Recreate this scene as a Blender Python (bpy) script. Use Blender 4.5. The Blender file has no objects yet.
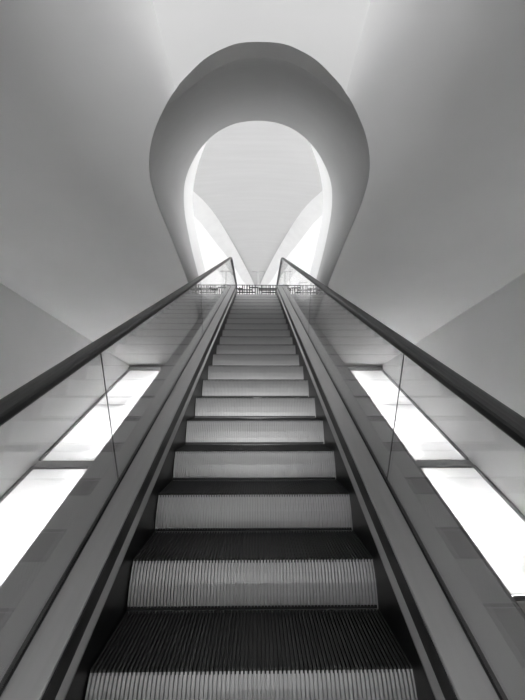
import bpy, bmesh, math, random
from math import sin, cos, tan, radians, pi, sqrt

# ------------------------------------------------------------------ camera, world, exposure
EYE = 2.44                                    # eye height above the lower floor
sc = bpy.context.scene
C = sc.collection
cam_d = bpy.data.cameras.new('camera')
cam = bpy.data.objects.new('camera', cam_d)
C.objects.link(cam)
cam.location = (0.017, 0, EYE)
cam.rotation_euler = (radians(90 + 7.8), 0, radians(-0.9))
cam_d.sensor_fit = 'AUTO'
cam_d.sensor_width = 36
cam_d.lens = 18.0
cam_d.clip_start = 0.02
sc.camera = cam

W = bpy.data.worlds.new('daylight')
sc.world = W
W.use_nodes = True
W.node_tree.nodes['Background'].inputs[0].default_value = (1, 1, 1, 1)
W.node_tree.nodes['Background'].inputs[1].default_value = 4.1

sc.view_settings.view_transform = 'Standard'
sc.view_settings.look = 'None'
sc.view_settings.gamma = 1
sc.view_settings.use_curve_mapping = False
sc.view_settings.exposure = 0.88

TUBE_POWER = 1200.0                             # emission of the tubes inside the ramp light boxes


def area_light(name, loc, rot, sx, sy, power):
    l = bpy.data.lights.new(name, 'AREA')
    l.shape = 'RECTANGLE'
    l.size, l.size_y, l.energy = sx, sy, power
    o = bpy.data.objects.new(name, l)
    C.objects.link(o)
    o.location, o.rotation_euler = loc, rot
    return o


# unseen fill light added above the viewer to brighten the decks and risers
area_light('overhead_fill', (0, -0.2, EYE + 2.7), (0, 0, 0), 1.6, 0.8, 11)
# two unseen fill spots added behind the viewer to brighten ceiling and steps
for nm, e, power, size in (('ceiling_fill_spot', 21.5, 430, 30), ('step_fill_spot', 3.5, 400, 25)):
    spl = bpy.data.lights.new(nm, 'SPOT')
    spl.energy, spl.spot_size, spl.spot_blend, spl.shadow_soft_size = power, radians(size), 0.8, 0.12
    spo = bpy.data.objects.new(nm, spl)
    C.objects.link(spo)
    spo.location = (0, -3.5, EYE + 0.3)
    spo.rotation_euler = (radians(90 + e), 0, 0)


# ------------------------------------------------------------------ materials
def mat(name, col, rough=0.6, metal=0.0, spec=0.5, noise=0.0, nscale=6.0, bump=0.0, stretch=None):
    m = bpy.data.materials.new(name)
    m.use_nodes = True
    nt = m.node_tree
    b = nt.nodes['Principled BSDF']
    c = (col, col, col, 1) if isinstance(col, (int, float)) else (*col, 1)
    b.inputs['Base Color'].default_value = c
    b.inputs['Roughness'].default_value = rough
    b.inputs['Metallic'].default_value = metal
    b.inputs['Specular IOR Level'].default_value = spec
    if noise or bump:
        tc = nt.nodes.new('ShaderNodeTexCoord')
        mp = nt.nodes.new('ShaderNodeMapping')
        if stretch:
            mp.inputs['Scale'].default_value = stretch
        nz = nt.nodes.new('ShaderNodeTexNoise')
        nz.inputs['Scale'].default_value = nscale
        nz.inputs['Detail'].default_value = 5
        nt.links.new(tc.outputs['Object'], mp.inputs[0])
        nt.links.new(mp.outputs[0], nz.inputs['Vector'])
        if noise:
            r = nt.nodes.new('ShaderNodeValToRGB')
            r.color_ramp.elements[0].position = 0.3
            r.color_ramp.elements[1].position = 0.7
            a, z = col * (1 - noise), col * (1 + noise)
            r.color_ramp.elements[0].color = (a, a, a, 1)
            r.color_ramp.elements[1].color = (z, z, z, 1)
            nt.links.new(nz.outputs['Fac'], r.inputs[0])
            nt.links.new(r.outputs[0], b.inputs['Base Color'])
        if bump:
            bp = nt.nodes.new('ShaderNodeBump')
            bp.inputs['Strength'].default_value = bump
            bp.inputs['Distance'].default_value = 0.02
            nt.links.new(nz.outputs['Fac'], bp.inputs['Height'])
            nt.links.new(bp.outputs[0], b.inputs['Normal'])
    return m


M = {}
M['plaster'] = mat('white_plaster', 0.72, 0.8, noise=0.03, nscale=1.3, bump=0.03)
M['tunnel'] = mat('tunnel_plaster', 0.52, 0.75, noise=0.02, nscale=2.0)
M['wall'] = mat('wall_plaster', 0.80, 0.6, noise=0.03, nscale=1.0)
M['concrete'] = mat('pale_board_concrete', 0.48, 0.8, noise=0.03, nscale=3.0, bump=0.02, stretch=(0.12, 1.6, 1))
M['fascia'] = mat('pale_render', 0.70, 0.8, noise=0.03, nscale=2.0)
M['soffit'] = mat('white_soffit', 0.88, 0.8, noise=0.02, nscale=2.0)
M['floor'] = mat('grey_terrazzo', 0.30, 0.45, noise=0.05, nscale=40)
M['cladding'] = mat('grey_cladding', 0.6, 0.5)
M['deck'] = mat('satin_deck_metal', 0.46, 0.38, metal=0.7, noise=0.04, nscale=30, stretch=(1, 0.1, 0.1))
M['outer_deck'] = mat('grey_painted_deck', 0.44, 0.45, metal=0.2)
M['skirt'] = mat('dark_skirt', 0.016, 0.35, metal=0.3)
M['skirt_top'] = mat('dark_skirt_band', 0.05, 0.4, metal=0.3)
M['ledge'] = mat('bright_skirt_trim', 0.42, 0.35, metal=0.8)
M['rubber'] = mat('black_rubber', 0.012, 0.55)
M['handrail'] = mat('handrail_rubber', 0.022, 0.42)
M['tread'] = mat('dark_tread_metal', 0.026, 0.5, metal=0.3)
M['riser'] = mat('riser_aluminium', 0.40, 0.42, metal=0.35)
M['comb'] = mat('comb_plate_metal', 0.62, 0.35, metal=0.6)
M['frame'] = mat('grey_frame_metal', 0.28, 0.5, metal=0.2)
M['bar'] = mat('cross_bar_metal', 0.42, 0.5)
M['trough'] = mat('grey_trough', 0.10, 0.7)
M['lattice'] = mat('dark_lattice', 0.03, 0.6)
M['panel'] = mat('white_board', 0.85, 0.5)
M['post'] = mat('grey_post_paint', 0.42, 0.5)


def emission(name, strength):
    m = bpy.data.materials.new(name)
    m.use_nodes = True
    nt = m.node_tree
    nt.nodes.remove(nt.nodes['Principled BSDF'])
    e = nt.nodes.new('ShaderNodeEmission')
    e.inputs[1].default_value = strength
    nt.links.new(e.outputs[0], nt.nodes['Material Output'].inputs[0])
    return m


M['tube'] = emission('lamp_tube', TUBE_POWER)


def glass_mat():
    m = bpy.data.materials.new('balustrade_glass')
    m.use_nodes = True
    nt = m.node_tree
    nt.nodes.remove(nt.nodes['Principled BSDF'])
    lw = nt.nodes.new('ShaderNodeLayerWeight')
    lw.inputs['Blend'].default_value = 0.5
    pw = nt.nodes.new('ShaderNodeMath'); pw.operation = 'POWER'; pw.inputs[1].default_value = 3.4
    ma = nt.nodes.new('ShaderNodeMath'); ma.operation = 'MULTIPLY_ADD'
    ma.inputs[1].default_value = 0.76; ma.inputs[2].default_value = 0.05
    t = nt.nodes.new('ShaderNodeBsdfTransparent')
    t.inputs[0].default_value = (0.93, 0.93, 0.93, 1)
    g = nt.nodes.new('ShaderNodeBsdfGlossy')
    g.inputs['Roughness'].default_value = 0.0
    g.inputs[0].default_value = (1, 1, 1, 1)
    mx = nt.nodes.new('ShaderNodeMixShader')
    nt.links.new(lw.outputs['Facing'], pw.inputs[0])
    nt.links.new(pw.outputs[0], ma.inputs[0])
    nt.links.new(ma.outputs[0], mx.inputs[0])
    nt.links.new(t.outputs[0], mx.inputs[1])
    nt.links.new(g.outputs[0], mx.inputs[2])
    nt.links.new(mx.outputs[0], nt.nodes['Material Output'].inputs[0])
    return m


M['glass'] = glass_mat()


def diffuser_mat():
    m = bpy.data.materials.new('opal_diffuser')
    m.use_nodes = True
    nt = m.node_tree
    nt.nodes.remove(nt.nodes['Principled BSDF'])
    t = nt.nodes.new('ShaderNodeBsdfTranslucent'); t.inputs[0].default_value = (0.85, 0.85, 0.85, 1)
    d = nt.nodes.new('ShaderNodeBsdfDiffuse'); d.inputs[0].default_value = (0.8, 0.8, 0.8, 1)
    mx = nt.nodes.new('ShaderNodeMixShader'); mx.inputs[0].default_value = 0.4
    nt.links.new(t.outputs[0], mx.inputs[1])
    nt.links.new(d.outputs[0], mx.inputs[2])
    nt.links.new(mx.outputs[0], nt.nodes['Material Output'].inputs[0])
    return m


M['diffuser'] = diffuser_mat()


# ------------------------------------------------------------------ helpers
def obj(name, verts, faces, material, parent=None, smooth=False, normals=True):
    """verts in eye-relative metres (x right, y forward, z above the eye level)"""
    me = bpy.data.meshes.new(name)
    me.from_pydata([(x, y, z + (0 if parent is not None and parent.get('_abs') else EYE)) for x, y, z in verts], [], faces)
    if normals:
        bm = bmesh.new(); bm.from_mesh(me)
        bmesh.ops.recalc_face_normals(bm, faces=bm.faces)
        bm.to_mesh(me); bm.free()
    if smooth:
        for p in me.polygons:
            p.use_smooth = True
    me.materials.append(material)
    o = bpy.data.objects.new(name, me)
    C.objects.link(o)
    if parent is not None:
        o.parent = parent
        o.matrix_parent_inverse = parent_inv(parent)
    return o


def parent_inv(p):
    from mathutils import Matrix
    return Matrix.Translation(p.location).inverted()


def tag(o, label=None, cat=None, group=None, kind=None):
    if label: o['label'] = label
    if cat: o['category'] = cat
    if group: o['group'] = group
    if kind: o['kind'] = kind
    return o


def thing(name, label, cat, loc, group=None):
    o = bpy.data.objects.new(name, None)
    C.objects.link(o)
    o.empty_display_size = 0.1
    o.location = (loc[0], loc[1], loc[2] + EYE)
    return tag(o, label, cat, group)


class MB:
    def __init__(self): self.v, self.f = [], []

    def add(self, v, f):
        n = len(self.v)
        self.v += [tuple(q) for q in v]
        self.f += [tuple(i + n for i in q) for q in f]
        return self

    def box(self, x0, x1, y0, y1, z0, z1):
        v = [(x, y, z) for x in (x0, x1) for y in (y0, y1) for z in (z0, z1)]
        return self.add(v, [(0, 1, 3, 2), (4, 6, 7, 5), (0, 4, 5, 1), (2, 3, 7, 6), (0, 2, 6, 4), (1, 5, 7, 3)])

    def cyl(self, a, b, r, n=12):
        from mathutils import Vector
        a, b = Vector(a), Vector(b)
        w = (b - a).normalized()
        u = w.orthogonal().normalized(); t = w.cross(u)
        v = []
        for p in (a, b):
            for k in range(n):
                q = p + r * (cos(2 * pi * k / n) * u + sin(2 * pi * k / n) * t)
                v.append(tuple(q))
        f = [(k, (k + 1) % n, n + (k + 1) % n, n + k) for k in range(n)]
        f += [tuple(range(n))[::-1], tuple(range(n, 2 * n))]
        return self.add(v, f)

    def sweep(self, sec, frames, sx=1):
        """closed section [(x, o)] swept along frames [(d, z, nd, nz)], o measured along the normal"""
        n = len(sec); v = []; f = []
        for (d, z, nd, nz) in frames:
            for (x, o) in sec:
                v.append((sx * x, d + o * nd, z + o * nz))
        m = len(frames)
        for i in range(m - 1):
            for k in range(n):
                f.append((i * n + k, i * n + (k + 1) % n, (i + 1) * n + (k + 1) % n, (i + 1) * n + k))
        f += [tuple(range(n)), tuple(range((m - 1) * n, m * n))]
        return self.add(v, f)

    def prism_x(self, outline, x0, x1):
        """outline [(d, z)] extruded between two x"""
        n = len(outline)
        v = [(x0, d, z) for d, z in outline] + [(x1, d, z) for d, z in outline]
        f = [(k, (k + 1) % n, n + (k + 1) % n, n + k) for k in range(n)]
        f += [tuple(range(n)), tuple(range(n, 2 * n))]
        return self.add(v, f)

    def build(self, name, material, parent=None, smooth=False):
        return obj(name, self.v, self.f, material, parent, smooth)


def rect(x0, x1, o0, o1):
    return [(x0, o0), (x1, o0), (x1, o1), (x0, o1)]


# ------------------------------------------------------------------ the incline
ST = 0.4716
S = math.atan(ST)
CS, SS = cos(S), sin(S)
Z0 = -1.57                                   # nose line at d = 0
D1 = 9.45                                    # nose line meets the landing level here
ZL = Z0 + ST * D1                            # landing level, eye relative
U1 = D1 / CS                                 # arc length of the bend
UL = -3.2                                    # lower end


def frames(u0, u1, bend=6):
    """frames along the nose line; u beyond U1 runs level over the landing"""
    r = []
    lo = min(u1, U1)
    if u0 < U1:
        r.append((u0 * CS, Z0 + u0 * SS, -SS, CS))
        if u1 <= U1:
            r.append((u1 * CS, Z0 + u1 * SS, -SS, CS))
            return r
        for k in range(bend + 1):
            a = S * (1 - k / bend)
            r.append((D1, ZL, -sin(a), cos(a)))
    else:
        r.append((D1 + u0 - U1, ZL, 0, 1))
    r.append((D1 + u1 - U1, ZL, 0, 1))
    return r


def pt(u, n):
    d, z, nd, nz = frames(u, u)[0] if u <= U1 else frames(u, u)[-1]
    return (d + n * nd, z + n * nz)


UE = U1 + 2.05                               # end of the straight balustrade on the landing
ULIP = U1 + 2.25

# ------------------------------------------------------------------ setting: lower hall
CX1 = 3.0
YB, YF = -6.0, 8.37


def rise(d): return min(max(1.83 - d, 0.0), 2.33)
def half_w(d): return 0.5 + 0.17 * rise(d)          # half width of the steeper middle facet


def ceil_z(x, d):
    z = 0.91 + 0.1337 * (YF - d) - 0.06 * (max(abs(x), 0.5) - 0.5)
    w = half_w(d)
    if abs(x) <= w:
        return z + 0.55 * rise(d)
    u = min(1.0, (abs(x) - w) / (CX1 - w))
    s = 0.005 + 1.1 * u                            # the fold softens away from the opening
    e = 0.5 * ((1.83 - d) + sqrt((1.83 - d) ** 2 + s * s))
    e = min(e, 2.33)
    return z + 0.55 * e * (1 - u) ** 30


def spline(p, n=3):
    # smooth half outline, mirrored at its first point, passing through every given point
    q = [(-p[1][0], p[1][1])] + list(p) + [tuple(2 * a - b for a, b in zip(p[-1], p[-2]))]
    r = []
    for i in range(1, len(q) - 2):
        for k in range(n):
            t = k / n
            r.append(tuple(0.5 * (2 * b + (c - a) * t + (2 * a - 5 * b + 4 * c - d) * t * t + (3 * b - a - 3 * c + d) * t ** 3)
                           for a, b, c, d in zip(q[i - 1], q[i], q[i + 1], q[i + 2])))
    return r + [tuple(p[-1])]


# half outline of the teardrop opening in the low ceiling
R1 = [(0, 1.649), (.115, 1.654), (.207, 1.674), (.307, 1.709), (.404, 1.763), (.5, 1.83), (.6, 1.95), (.7, 2.1), (.78, 2.27), (.835, 2.46),
      (.86, 2.66), (.87, 2.9), (.87, 3.25), (.875, 3.7), (.885, 4.2), (.90, 4.75), (.92, 5.25), (.93, 5.62)]
R1 = spline(R1) + [(.93, 5.70)]
SH = 0.035
n1 = len(R1)
cv, cf = [], []


def cadd(rows, sgn):
    """rows of (x, d) -> a patch of the ceiling surface"""
    b = len(cv)
    w = len(rows[0])
    for r in rows:
        for x, d in r:
            cv.append((sgn * x + SH, d, ceil_z(x, d)))
    for i in range(len(rows) - 1):
        for j in range(w - 1):
            cf.append((b + i * w + j, b + i * w + j + 1, b + (i + 1) * w + j + 1, b + (i + 1) * w + j))


ic = 15
NK = 44
R1F = [R1[ic]] + [tuple(a[i] + (b[i] - a[i]) * k / 2 for i in (0, 1)) for a, b in zip(R1[ic:-2], R1[ic + 1:-1]) for k in (1, 2)]
for sgn in (-1, 1):
    rows = []
    for (x, d) in R1[:ic + 1]:
        row = []
        for k in range(NK + 1):
            dd = d + (YB - d) * k / NK
            dc = 1.83 + (YB - 1.83) * k / NK
            row.append((x / .5 * half_w(dc), dc + (d - 1.83) * (1 - k / NK)))
        rows.append(row)
    cadd(rows, sgn)
    last = rows[-1]
    m = len(R1F)
    rows = [last]
    x0b = half_w(YB)
    for j, (x, d) in enumerate(R1F):
        if j == 0:
            continue
        t = j / (m - 1)
        if t < 0.25:
            q = (x0b + (CX1 - x0b) * t / 0.25, YB)
        else:
            q = (CX1 + .05, YB + (YF + .6 - YB) * ((t - 0.25) / 0.75))
        row = []
        for k in range(NK + 1):
            g, dd = k / NK, d + (q[1] - d) * k / NK
            bow = half_w(dd) - (half_w(d) + (x0b - half_w(d)) * g)      # run along the crease next to it
            row.append((x + (q[0] - x) * g + bow * max(0, 1 - t / .25), dd))
        rows.append(row)
    r0, r1_ = rows[0], rows[1]
    rows[1:1] = [[tuple(p[i] + (q[i] - p[i]) * t for i in (0, 1)) for p, q in zip(r0, r1_)] for t in (.04, .1, .2, .33, .5, .7, .85)]
    cadd(rows, sgn)
    # the part beyond the opening's far end, down to the ramp
    rows = [[(0.93 + (CX1 + .05 - 0.93) * k / 8, 5.62 + (YF + .6 - 5.62) * (j / 6 + (1 - j / 6) * (k / 8)))
             for k in range(9)] for j in range(7)]
    cadd(rows, sgn)
ceiling = tag(obj('ceiling', cv, cf, M['plaster'], smooth=True), kind='structure')
m = MB().box(-3.2, 3.2, YB - .2, YB, -EYE, 1.0).box(-3.2, -1.2, YB - .2, YB, .3, 4.2).box(1.2, 3.2, YB - .2, YB, .3, 4.2)
m.box(-1.2, 1.2, YB - .2, YB, 2.4, 4.2)  # unseen wall added to limit daylight from behind, opening sized for that
tag(m.build('wall_rear', M['wall']), kind='structure')

N_RAMP = -1.52                               # plane of the ramps beside the escalator


def ramp_z(d): return Z0 + N_RAMP / CS + ST * d


FL = -EYE                                    # lower floor level, eye relative
for sgn, nm in ((-1, 'left'), (1, 'right')):
    m = MB()
    xs = sorted((sgn * 3.0, sgn * 3.2))
    m.prism_x([(YB, FL), (YF + .3, FL), (YF + .3, ceil_z(3, YF)), (YF, ceil_z(3, YF)), (YB, ceil_z(3, YB))], xs[0], xs[1])
    tag(m.build('wall_' + nm, M['wall']), kind='structure')
m = MB().box(-3.2, 3.2, YB, 2.0, FL - .15, FL)
tag(m.build('floor', M['floor']), kind='structure')
d_f = (FL - Z0 - N_RAMP / CS) / ST           # where the ramps leave the floor
for sgn, nm in ((-1, 'left'), (1, 'right')):
    m = MB()
    fr = frames(d_f / CS, 9.4 / CS)
    m.sweep(rect(0.93, 2.20, N_RAMP - .12, N_RAMP), fr, sgn)
    m.sweep(rect(2.2, 3.1, N_RAMP - .12, N_RAMP), frames(8.29 / CS + N_RAMP * SS / CS, 9.9 / CS), sgn)
    tag(m.build('floor_ramp_' + nm, M['cladding']), kind='structure')
    # dark end trim where ramp and ceiling meet
    m = MB()
    e = 8.30 + N_RAMP * SS
    m.sweep(rect(2.0, 3.0, N_RAMP - .05, N_RAMP + .07), frames(e / CS - .05, e / CS + .05), sgn)
    tag(m.build('trim_%d' % (1 if sgn < 0 else 2), M['frame']), kind='structure')

# ------------------------------------------------------------------ setting: the tunnel
def plane_R2(d): return 3.08 + (8.5 - d) / 0.778


R2h = [(0, 6.5), (.25, 6.508), (.49, 6.535), (.72, 6.585), (.93, 6.655), (1.12, 6.745), (1.28, 6.845), (1.42, 6.96), (1.53, 7.07), (1.62, 7.2),
       (1.67, 7.33), (1.695, 7.5), (1.69, 7.68), (1.655, 7.9), (1.61, 8.12), (1.55, 8.35), (1.47, 8.62), (1.40, 8.86)]
R2 = [(x, d, plane_R2(d)) for x, d in spline(R2h)] + [(.94, 9.0, 2.45)]
half = []
for (a, b) in zip(R1, R2):
    p0 = (a[0], a[1], ceil_z(a[0], a[1]))
    # lip: near the round end the first band runs flatter
    k = max(0.0, 1 - (abs(a[0]) / 0.6) ** 6)
    p1 = (a[0] * 1.0 + 0.004, a[1] + .02 + .17 * k, p0[2] + .035 + .075 * k)
    if a == R1[-1]:
        p0 = (p0[0], p0[1], p0[2] - .25); p1 = (p0[0] + .004, p0[1] + .02, p0[2] + .01)
    ring = [p0, p1]
    for s in (0.1, 0.22, 0.36, 0.5, 0.64, 0.78, 0.9, 1.0):
        q = [p1[i] + (b[i] - p1[i]) * s for i in range(3)]
        bulge = 0.55 * sin(pi * s) ** 1.0
        # outward direction of the opening
        ox, oz = a[0] / 0.9, max(0.0, 1 - (a[0] / 0.9) ** 2)
        q[0] += bulge * 0.9 * ox * max(0.0, min(1.0, (5.25 - a[1]) / 2.6)) ** 1.3
        q[2] += bulge * 0.8 * oz
        ring.append(tuple(q))
    half.append(ring)
nr = len(half[0])
full = [[(SH - x, y, z) for x, y, z in r] for r in half[:0:-1]] + [[(SH + x, y, z) for x, y, z in r] for r in half]
tv = [p for r in full for p in r]
tf = []
for i in range(len(full) - 1):
    for j in range(nr - 1):
        tf.append((i * nr + j, i * nr + j + 1, (i + 1) * nr + j + 1, (i + 1) * nr + j))
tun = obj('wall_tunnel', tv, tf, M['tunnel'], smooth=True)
# keep the break between the lip band and the tunnel sharp
me = tun.data
sharp = me.attributes.new('sharp_edge', 'BOOLEAN', 'EDGE')
for e in me.edges:
    a, b = e.vertices
    if a % nr == 1 and b % nr == 1:
        sharp.data[e.index].value = True
tag(tun, kind='structure')

# pale reveal of the upper mouth
rev_h = []
for (x, d, z) in R2:
    t = min(1.0, x / 1.69) if d < 7.5 else 1.0
    top = (1 - t ** 5)
    rr = []
    for s in (0, .25, .5, .75, 1):
        rr.append((x * (1 - .03 * s) + .03 * sin(pi * s), d + .8 * s, z + (.42 + .55 * top) * s))
    rev_h.append(rr)
fullr = [[(SH - x, y, z) for x, y, z in r] for r in rev_h[:0:-1]] + [[(SH + x, y, z) for x, y, z in r] for r in rev_h]
k5 = 5
rv = [p for r in fullr for p in r]
rf = [(i * k5 + j, i * k5 + j + 1, (i + 1) * k5 + j + 1, (i + 1) * k5 + j) for i in range(len(fullr) - 1) for j in range(k5 - 1)]
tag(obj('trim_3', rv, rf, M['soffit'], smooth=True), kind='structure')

# ------------------------------------------------------------------ setting: upper hall
# front wall around the mouth
R3 = [r[-1] for r in fullr]
wv, wf = [], []
n3 = len(R3)
for i, p in enumerate(R3):
    t = i / (n3 - 1)
    if t < .3: q = (-9, p[1], ZL + (12 - ZL) * t / .3)
    elif t < .7: q = (-9 + 18 * (t - .3) / .4, p[1], 12)
    else: q = (9, p[1], 12 - (12 - ZL) * (t - .7) / .3)
    wv += [p, q]
for i in range(n3 - 1):
    wf.append((2 * i, 2 * i + 1, 2 * i + 3, 2 * i + 2))
tag(obj('wall_front', wv, wf, M['soffit']), kind='structure')
m = MB().box(-9, 9, 9.75, 30, ZL - .3, ZL - .02)
m.box(-9, -1.6, 7.2, 9.75, ZL - .3, ZL - .02).box(1.6, 9, 7.2, 9.75, ZL - .3, ZL - .02)
tag(m.build('floor_upper', M['floor']), kind='structure')
m = MB().box(-9, 9, 30, 30.3, ZL, 10)
tag(m.build('wall_back', M['soffit']), kind='structure')

# central vault panel: a leaf that narrows to a point far away
V1 = [(8.6, 8.6), (6.2, 11.3), (5.2, 12.4), (4.2, 13.7), (3.15, 15.4), (2.72, 16.3), (2.40, 17.2), (2.08, 18.5), (1.80, 19.9), (1.5, 21.5), (1.2, 23.2), (.85, 25.4), (.5, 27.6), (.2, 30)]
ZV = 9.8
v, fcs = [], []
for x, d in V1:
    w = 6
    for k in range(w + 1):
        s = -1 + 2 * k / w
        v.append((x * s, d, ZV + .25 * (1 - s * s) * min(1, x / 3)))
for i in range(len(V1) - 1):
    for k in range(6):
        fcs.append((i * 7 + k, i * 7 + k + 1, (i + 1) * 7 + k + 1, (i + 1) * 7 + k))
tag(obj('ceiling_vault', v, fcs, M['concrete'], smooth=True), kind='structure')
V2 = [(9.0, 8.2, 7.4), (6.3, 11.2, 8.3), (5.3, 12.6, 8.7), (4.4, 14.4, 9.1), (3.35, 16.8, 9.3), (3.03, 17.7, 9.3), (2.76, 18.9, 9.3), (2.43, 20.4, 9.3), (2.13, 21.6, 9.3), (1.82, 23.1, 9.3), (1.51, 24.8, 9.3), (1.10, 27.2, 9.3), (.71, 28.8, 9.3), (.4, 30, 9.3)]
for sgn, nm in ((-1, 'left'), (1, 'right')):
    v, fcs = [], []
    for (x, d), (x2, d2, z2) in zip(V1, V2):
        for k in range(5):
            s = k / 4
            v.append((sgn * (x + (x2 - x) * s - .10 * sin(pi * s)), d + (d2 - d) * s, ZV + (z2 - ZV) * s))
    for i in range(len(V1) - 1):
        for k in range(4):
            fcs.append((i * 5 + k, i * 5 + k + 1, (i + 1) * 5 + k + 1, (i + 1) * 5 + k))
    tag(obj('ceiling_band_' + nm, v, fcs, M['fascia'], smooth=True), kind='structure')
    v, fcs = [], []
    for (x2, d2, z2) in V2:
        for k in range(5):
            s = k / 4
            v.append((sgn * (x2 + (8.8 - x2) * s), d2 + (30 - d2) * .25 * s, z2 - (z2 - 5.2) * s ** 1.4))
    for i in range(len(V2) - 1):
        for k in range(4):
            fcs.append((i * 5 + k, i * 5 + k + 1, (i + 1) * 5 + k + 1, (i + 1) * 5 + k))
    tag(obj('ceiling_side_' + nm, v, fcs, M['soffit'], smooth=True), kind='structure')

# ------------------------------------------------------------------ escalator: steps
T, RISE = 0.398, 0.398 * ST
SW = 1.115
PITCH = 0.0148
NR = 75


def comb_x():
    """x positions and groove flag across the step"""
    r = []
    x = -NR * PITCH / 2
    for k in range(NR):
        r += [(x, 0), (x + PITCH * .52, 0), (x + PITCH * .6, 1), (x + PITCH * .92, 1)]
        x += PITCH
    r += [(x, 0), (x + .006, 0)]
    return r


CXS = comb_x()


def comb_sweep(path, depth):
    """path [(d, z, nd, nz)] : the ribbed sheet follows it, grooves cut against the normal"""
    v, f = [], []
    w = len(CXS)
    for (d, z, nd, nz) in path:
        for x, g in CXS:
            v.append((x, d - g * depth * nd, z - g * depth * nz))
    for i in range(len(path) - 1):
        for k in range(w - 1):
            f.append((i * w + k, i * w + k + 1, (i + 1) * w + k + 1, (i + 1) * w + k))
    return v, f


RB = [(-.0035, -.007), (-.010, -.02), (-.025, -.05), (-.040, -.09), (-.051, -.14), (-.057, -.186), (-.058, -.215)]
tread_me = riser_me = None
ORD = ['first', 'second', 'third', 'fourth', 'fifth', 'sixth', 'seventh', 'eighth', 'ninth', 'tenth', 'eleventh', 'twelfth', 'thirteenth', 'fourteenth',
       'fifteenth', 'sixteenth', 'seventeenth', 'eighteenth', 'nineteenth', 'twentieth', 'twenty-first']


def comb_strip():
    # dark cleat tips at the riser's foot, also standing in for the gap's shadow
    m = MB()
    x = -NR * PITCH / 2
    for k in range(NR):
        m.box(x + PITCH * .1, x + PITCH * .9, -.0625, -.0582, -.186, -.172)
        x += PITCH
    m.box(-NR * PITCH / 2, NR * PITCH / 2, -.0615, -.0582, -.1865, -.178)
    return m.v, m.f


def make_step(label):
    root = thing('escalator_step', label, 'step', (0, 0, -EYE))
    v, f = comb_sweep([(-.0035, -.007, -.8, .6), (-.001, -.002, -.6, .8), (0.003, 0, 0, 1), (T - .064, 0, 0, 1)], .010)
    t = obj('tread', v, f, M['tread'])
    path = []
    for i, (d, z) in enumerate(RB):
        a = RB[max(0, i - 1)]; b = RB[min(len(RB) - 1, i + 1)]
        td, tz = b[0] - a[0], b[1] - a[1]
        L = sqrt(td * td + tz * tz)
        path.append((d, z, tz / L, -td / L))
    v, f = comb_sweep(path, .012)
    r = obj('riser', v, f, M['riser'])
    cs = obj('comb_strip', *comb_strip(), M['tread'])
    br = MB()
    out = [(0.004, -.012), (T - .072, -.012), (T - .072, -.06), (-.02, -.19)] 
    br.prism_x(out, -SW / 2 + .005, SW / 2 - .005)
    b = br.build('step_body', M['skirt'])
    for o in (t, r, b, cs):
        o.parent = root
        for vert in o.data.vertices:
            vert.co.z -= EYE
    return root


N0, N1 = 0, 20
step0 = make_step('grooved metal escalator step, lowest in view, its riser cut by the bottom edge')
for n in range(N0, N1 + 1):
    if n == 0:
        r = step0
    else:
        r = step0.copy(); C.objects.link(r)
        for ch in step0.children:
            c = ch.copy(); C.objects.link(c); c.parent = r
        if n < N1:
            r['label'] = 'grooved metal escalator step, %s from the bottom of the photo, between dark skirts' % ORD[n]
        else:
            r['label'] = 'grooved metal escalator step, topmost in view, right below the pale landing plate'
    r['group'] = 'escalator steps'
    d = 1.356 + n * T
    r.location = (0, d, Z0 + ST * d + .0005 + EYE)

m = MB().sweep(rect(-.9, .9, -.80, -.74), frames(UL, U1 + 2.2))
tag(m.build('floor_truss', M['skirt']), kind='structure')

# landing plate
lp = thing('landing_plate', 'pale metal comb plate at the head of the escalator steps', 'landing plate', (0, 9.8, ZL - .02))
m = MB().box(-.559, .559, 9.73, 12.2, ZL - .12, ZL)
m.build('floor_plate', M['comb'], lp)
m = MB()
for k in range(70):
    x = -.54 + k * .0155
    m.box(x, x + .007, 9.66, 9.73, ZL - .035, ZL - .02)
m.build('comb_teeth', M['comb'], lp)

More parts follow.
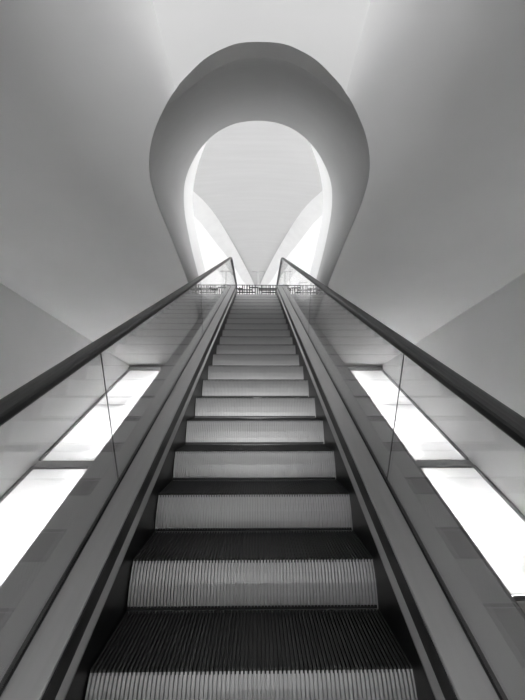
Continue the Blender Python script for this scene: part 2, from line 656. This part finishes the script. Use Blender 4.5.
# ------------------------------------------------------------------ escalator: balustrades
GX = 0.706
for sgn, nm in ((-1, 'left'), (1, 'right')):
    bal = thing('escalator_balustrade', 'glass escalator balustrade with black handrail on the %s of the steps' % nm, 'balustrade',
                (sgn * .72, 0, Z0 - 1.5), 'escalator balustrades')
    fr = frames(UL, ULIP)
    MB().sweep(rect(.561, .60, -.34, .0925), fr, sgn).build('skirt_panel', M['skirt'], bal)
    MB().sweep([(.561, .0925), (.60, .0925), (.60, .1145), (.581, .1145), (.562, .099)], fr, sgn).build('skirt_trim', M['ledge'], bal)
    MB().sweep(rect(.581, .60, .1145, .19), fr, sgn).build('skirt_band', M['skirt_top'], bal)
    MB().sweep([(.584, .186), (.697, .17), (.697, .20), (.588, .20), (.584, .197)], fr, sgn).build('inner_deck', M['deck'], bal)
    g = MB()
    g.sweep(rect(.697, GX - .0062, .165, .206), fr, sgn)
    g.sweep(rect(GX + .0062, .717, .165, .206), fr, sgn)
    g.sweep(rect(.697, .717, .12, .165), fr, sgn)
    g.build('glass_gasket', M['rubber'], bal)
    MB().sweep([(.717, .17), (.93, .17), (.93, .19), (.925, .198), (.717, .2)], fr, sgn).build('outer_deck', M['outer_deck'], bal)
    MB().sweep(rect(.90, .93, N_RAMP - .05, .17), frames(UL, U1 + 2.2), sgn).build('truss_cladding', M['cladding'], bal)
    # glass panes, joints square to the slope
    us = [UL, -0.78, 2.22, 5.2, 8.2, U1 + .95, UE]
    for a, b in zip(us[:-1], us[1:]):
        a2, b2 = a + .003, b - .003
        fb = frames(a2, b2)
        lo = [(d + .172 * nd, z + .172 * nz) for d, z, nd, nz in fb]
        hi = [(d + .944 * nd, z + .944 * nz) for d, z, nd, nz in fb]
        if b == UE:
            # rounded newel end
            dc, zc_, rr = hi[-1][0], ZL + .565, .379
            for k in range(1, 12):
                t = pi / 2 - pi * k / 12
                hi.append((dc + rr * cos(t), zc_ + rr * sin(t)))
        MB().prism_x(lo + hi[::-1], sgn * (GX - .006), sgn * (GX + .006)).build('glass_pane', M['glass'], bal)
        # grey joint line between panes
        if a > UL:
            d0, z0 = pt(a, .206); d1, z1 = pt(a, .95)
            jf = frames(a - .0012, a + .0012)
            MB().sweep(rect(GX - .002, GX + .002, .206, .95), jf, sgn).build('glass_joint', M['rubber'], bal)
    # handrail: straight, bend, level, round the newel
    hf = frames(UL, UE, 10)
    dc, zc_ = hf[-1][0], ZL + .565
    rr0 = .967 - .565
    sec = []
    for (x, o) in ((.672, -.008), (.670, .010), (.675, .017), (.69, .021), (.707, .022), (.724, .021), (.739, .017), (.744, .010), (.742, -.008), (.734, -.018), (.724, -.020),
                   (.715, -.016), (.70, -.016), (.69, -.020), (.680, -.018)):
        sec.append((x, o))
    hfr = [(d + .950 * nd, z + .950 * nz, nd, nz) for d, z, nd, nz in hf]
    rr = .950 - .565
    for k in range(1, 17):
        t = pi / 2 - pi * k / 16
        hfr.append((dc + rr * cos(t), zc_ + rr * sin(t), cos(t), sin(t)))
    e = hfr[-1]
    hfr.append((e[0] - .5, e[1], 0, -1))
    MB().sweep(sec, hfr, sgn).build('handrail', M['handrail'], bal, smooth=False)
    MB().sweep(rect(.70, .714, -.028, -.015), hfr, sgn).build('handrail_track', M['ledge'], bal)

# ------------------------------------------------------------------ ramp light boxes
def light_box(sgn, d0, d1, label, splits, lit):
    off = N_RAMP * SS
    u0, u1 = (d0 + off) / CS, (d1 + off) / CS
    dm = (d0 + d1) / 2
    root = thing('light_panel', label, 'light panel', (sgn * 2.6, dm, ramp_z(dm) - .3), 'luminous panels in the ramps')
    edges = [u0 + .02] + [(s + off) / CS for s in splits] + [u1 - .02]
    for a, b in zip(edges[:-1], edges[1:]):
        MB().sweep(rect(2.235, 2.965, N_RAMP - .012, N_RAMP), frames(a + .012, b - .012), sgn).build('diffuser', M['diffuser'], root)
    m = MB()
    fr = frames(u0 + .003, u1 - .003)
    m.sweep(rect(2.20, 2.235, N_RAMP - .03, N_RAMP + .01), fr, sgn)
    m.sweep(rect(2.965, 3.0, N_RAMP - .03, N_RAMP + .03), fr, sgn)
    for q in edges[1:-1]:
        m.sweep(rect(2.235, 2.965, N_RAMP - .03, N_RAMP + .002), frames(q - .011, q + .011), sgn)
    m.build('frame', M['frame'], root)
    m = MB()
    m.sweep(rect(2.20, 3.0, N_RAMP - .33, N_RAMP - .30), fr, sgn)
    m.sweep(rect(2.20, 2.225, N_RAMP - .30, N_RAMP - .03), fr, sgn)
    m.sweep(rect(2.975, 3.0, N_RAMP - .30, N_RAMP - .03), fr, sgn)
    m.sweep(rect(2.20, 3.0, N_RAMP - .30, N_RAMP - .004), frames(u0 + .003, u0 + .02), sgn)
    m.sweep(rect(2.20, 3.0, N_RAMP - .30, N_RAMP - .004), frames(u1 - .02, u1 - .003), sgn)
    m.build('housing', M['trough'], root)
    if lit:
        for (a, b) in lit:
            (ya, za), (yb, zb) = pt((a + off) / CS, N_RAMP - .09), pt((b + off) / CS, N_RAMP - .09)
            MB().cyl((sgn * 2.31, ya, za), (sgn * 2.31, yb, zb), .014, 10).build('lamp_tube', M['tube'], root)
    return root


for sgn, nm in ((-1, 'left'), (1, 'right')):
    light_box(sgn, 5.05, 8.27, 'glowing white upper light panel in the %s ramp, beyond the grey cross bar' % nm, [6.62], [(5.3, 6.5), (6.7, 8.0)])
    light_box(sgn, 3.26, 4.92, 'glowing white lower light panel in the %s ramp, nearer than the grey cross bar' % nm, [], [(3.5, 4.7)])
    light_box(sgn, 1.6, 3.26, 'dim grey panel at the near end of the %s ramp, below the glowing ones' % nm, [], [])
    b = MB().sweep(rect(2.2, 3.0, N_RAMP - .06, N_RAMP + .012), frames((4.925 + N_RAMP * SS) / CS, (5.045 + N_RAMP * SS) / CS), sgn).build('cross_bar', M['bar'])
    tag(b, 'grey metal cross bar between the two glowing panels of the %s ramp' % nm, 'cross bar', 'ramp cross bars')

# ------------------------------------------------------------------ things on the upper level
rnd = random.Random(4)
lat = thing('lattice_screen', 'dark irregular lattice screen standing across the hall behind the landing', 'screen', (0, 13, ZL - .02))
m = MB()
zb, zt = ZL - .02, ZL + 1.42
x = -3.4
while x < 3.4:
    m.box(x, x + rnd.uniform(.025, .05), 12.98, 13.02, zb, zt - rnd.choice((0, 0, 0, .1)))
    x += rnd.uniform(.06, .12)
for z in (.15, .35, .55, .75, .9, 1.0, 1.1, 1.2, 1.3):
    x = -3.4
    while x < 3.3:
        L = rnd.uniform(.3, 1.1)
        zz = zb + z + rnd.uniform(-.03, .03)
        m.box(x, min(3.4, x + L), 12.97, 13.03, zz, zz + .035)
        x += L + rnd.choice((0, .12, .25))
m.build('lattice', M['lattice'], lat)
m = MB().box(-3.4, 3.4, 12.985, 13.015, zt - .02, zt)
for x in (-3.4, -1.1, 1.1, 3.36):
    m.box(x, x + .04, 12.96, 13.04, zb, zt)
m.build('frame', M['lattice'], lat)

sp = thing('notice_board', 'white notice board with dark frame in front of the lattice, right of the steps', 'notice board', (1.72, 12.2, ZL - .02))
zz = ZL + 1.22
MB().box(1.56, 1.93, 12.18, 12.22, ZL + .5, zz).build('board', M['panel'], sp)
m = MB().box(1.51, 1.98, 12.17, 12.23, zz, zz + .05).box(1.51, 1.56, 12.17, 12.23, ZL + .48, zz).box(1.93, 1.98, 12.17, 12.23, ZL + .48, zz)
m.build('frame', M['lattice'], sp)
m = MB().box(1.6, 1.63, 12.185, 12.215, ZL - .02, ZL + .5).box(1.86, 1.89, 12.185, 12.215, ZL - .02, ZL + .5)
m.build('leg', M['lattice'], sp)

pd = 16.0
zt = tan(radians(7.8) + math.atan((350 - 271) / 350)) * pd
px = 0.06
tp = thing('sign_post', 'thin grey T shaped post far behind the lattice in the hall', 'post', (px, pd, ZL - .02))
MB().box(px - .31, px + .31, pd - .02, pd + .02, zt - .05, zt).build('crossbar', M['post'], tp)
MB().cyl((px, pd, ZL - .02), (px, pd, zt - .05), .03, 10).build('pole', M['post'], tp)
m = MB()
zb2 = tan(radians(7.8) + math.atan((350 - 286) / 350)) * pd
for k in range(8):
    r0, r1 = .15 * cos(k / 8 * pi / 2), .15 * cos((k + 1) / 8 * pi / 2)
m.cyl((px, pd, ZL - .02), (px, pd, zb2), .16, 14)
m.cyl((px, pd, zb2), (px, pd, zb2 + .08), .11, 14)
m.build('pedestal', M['post'], tp)
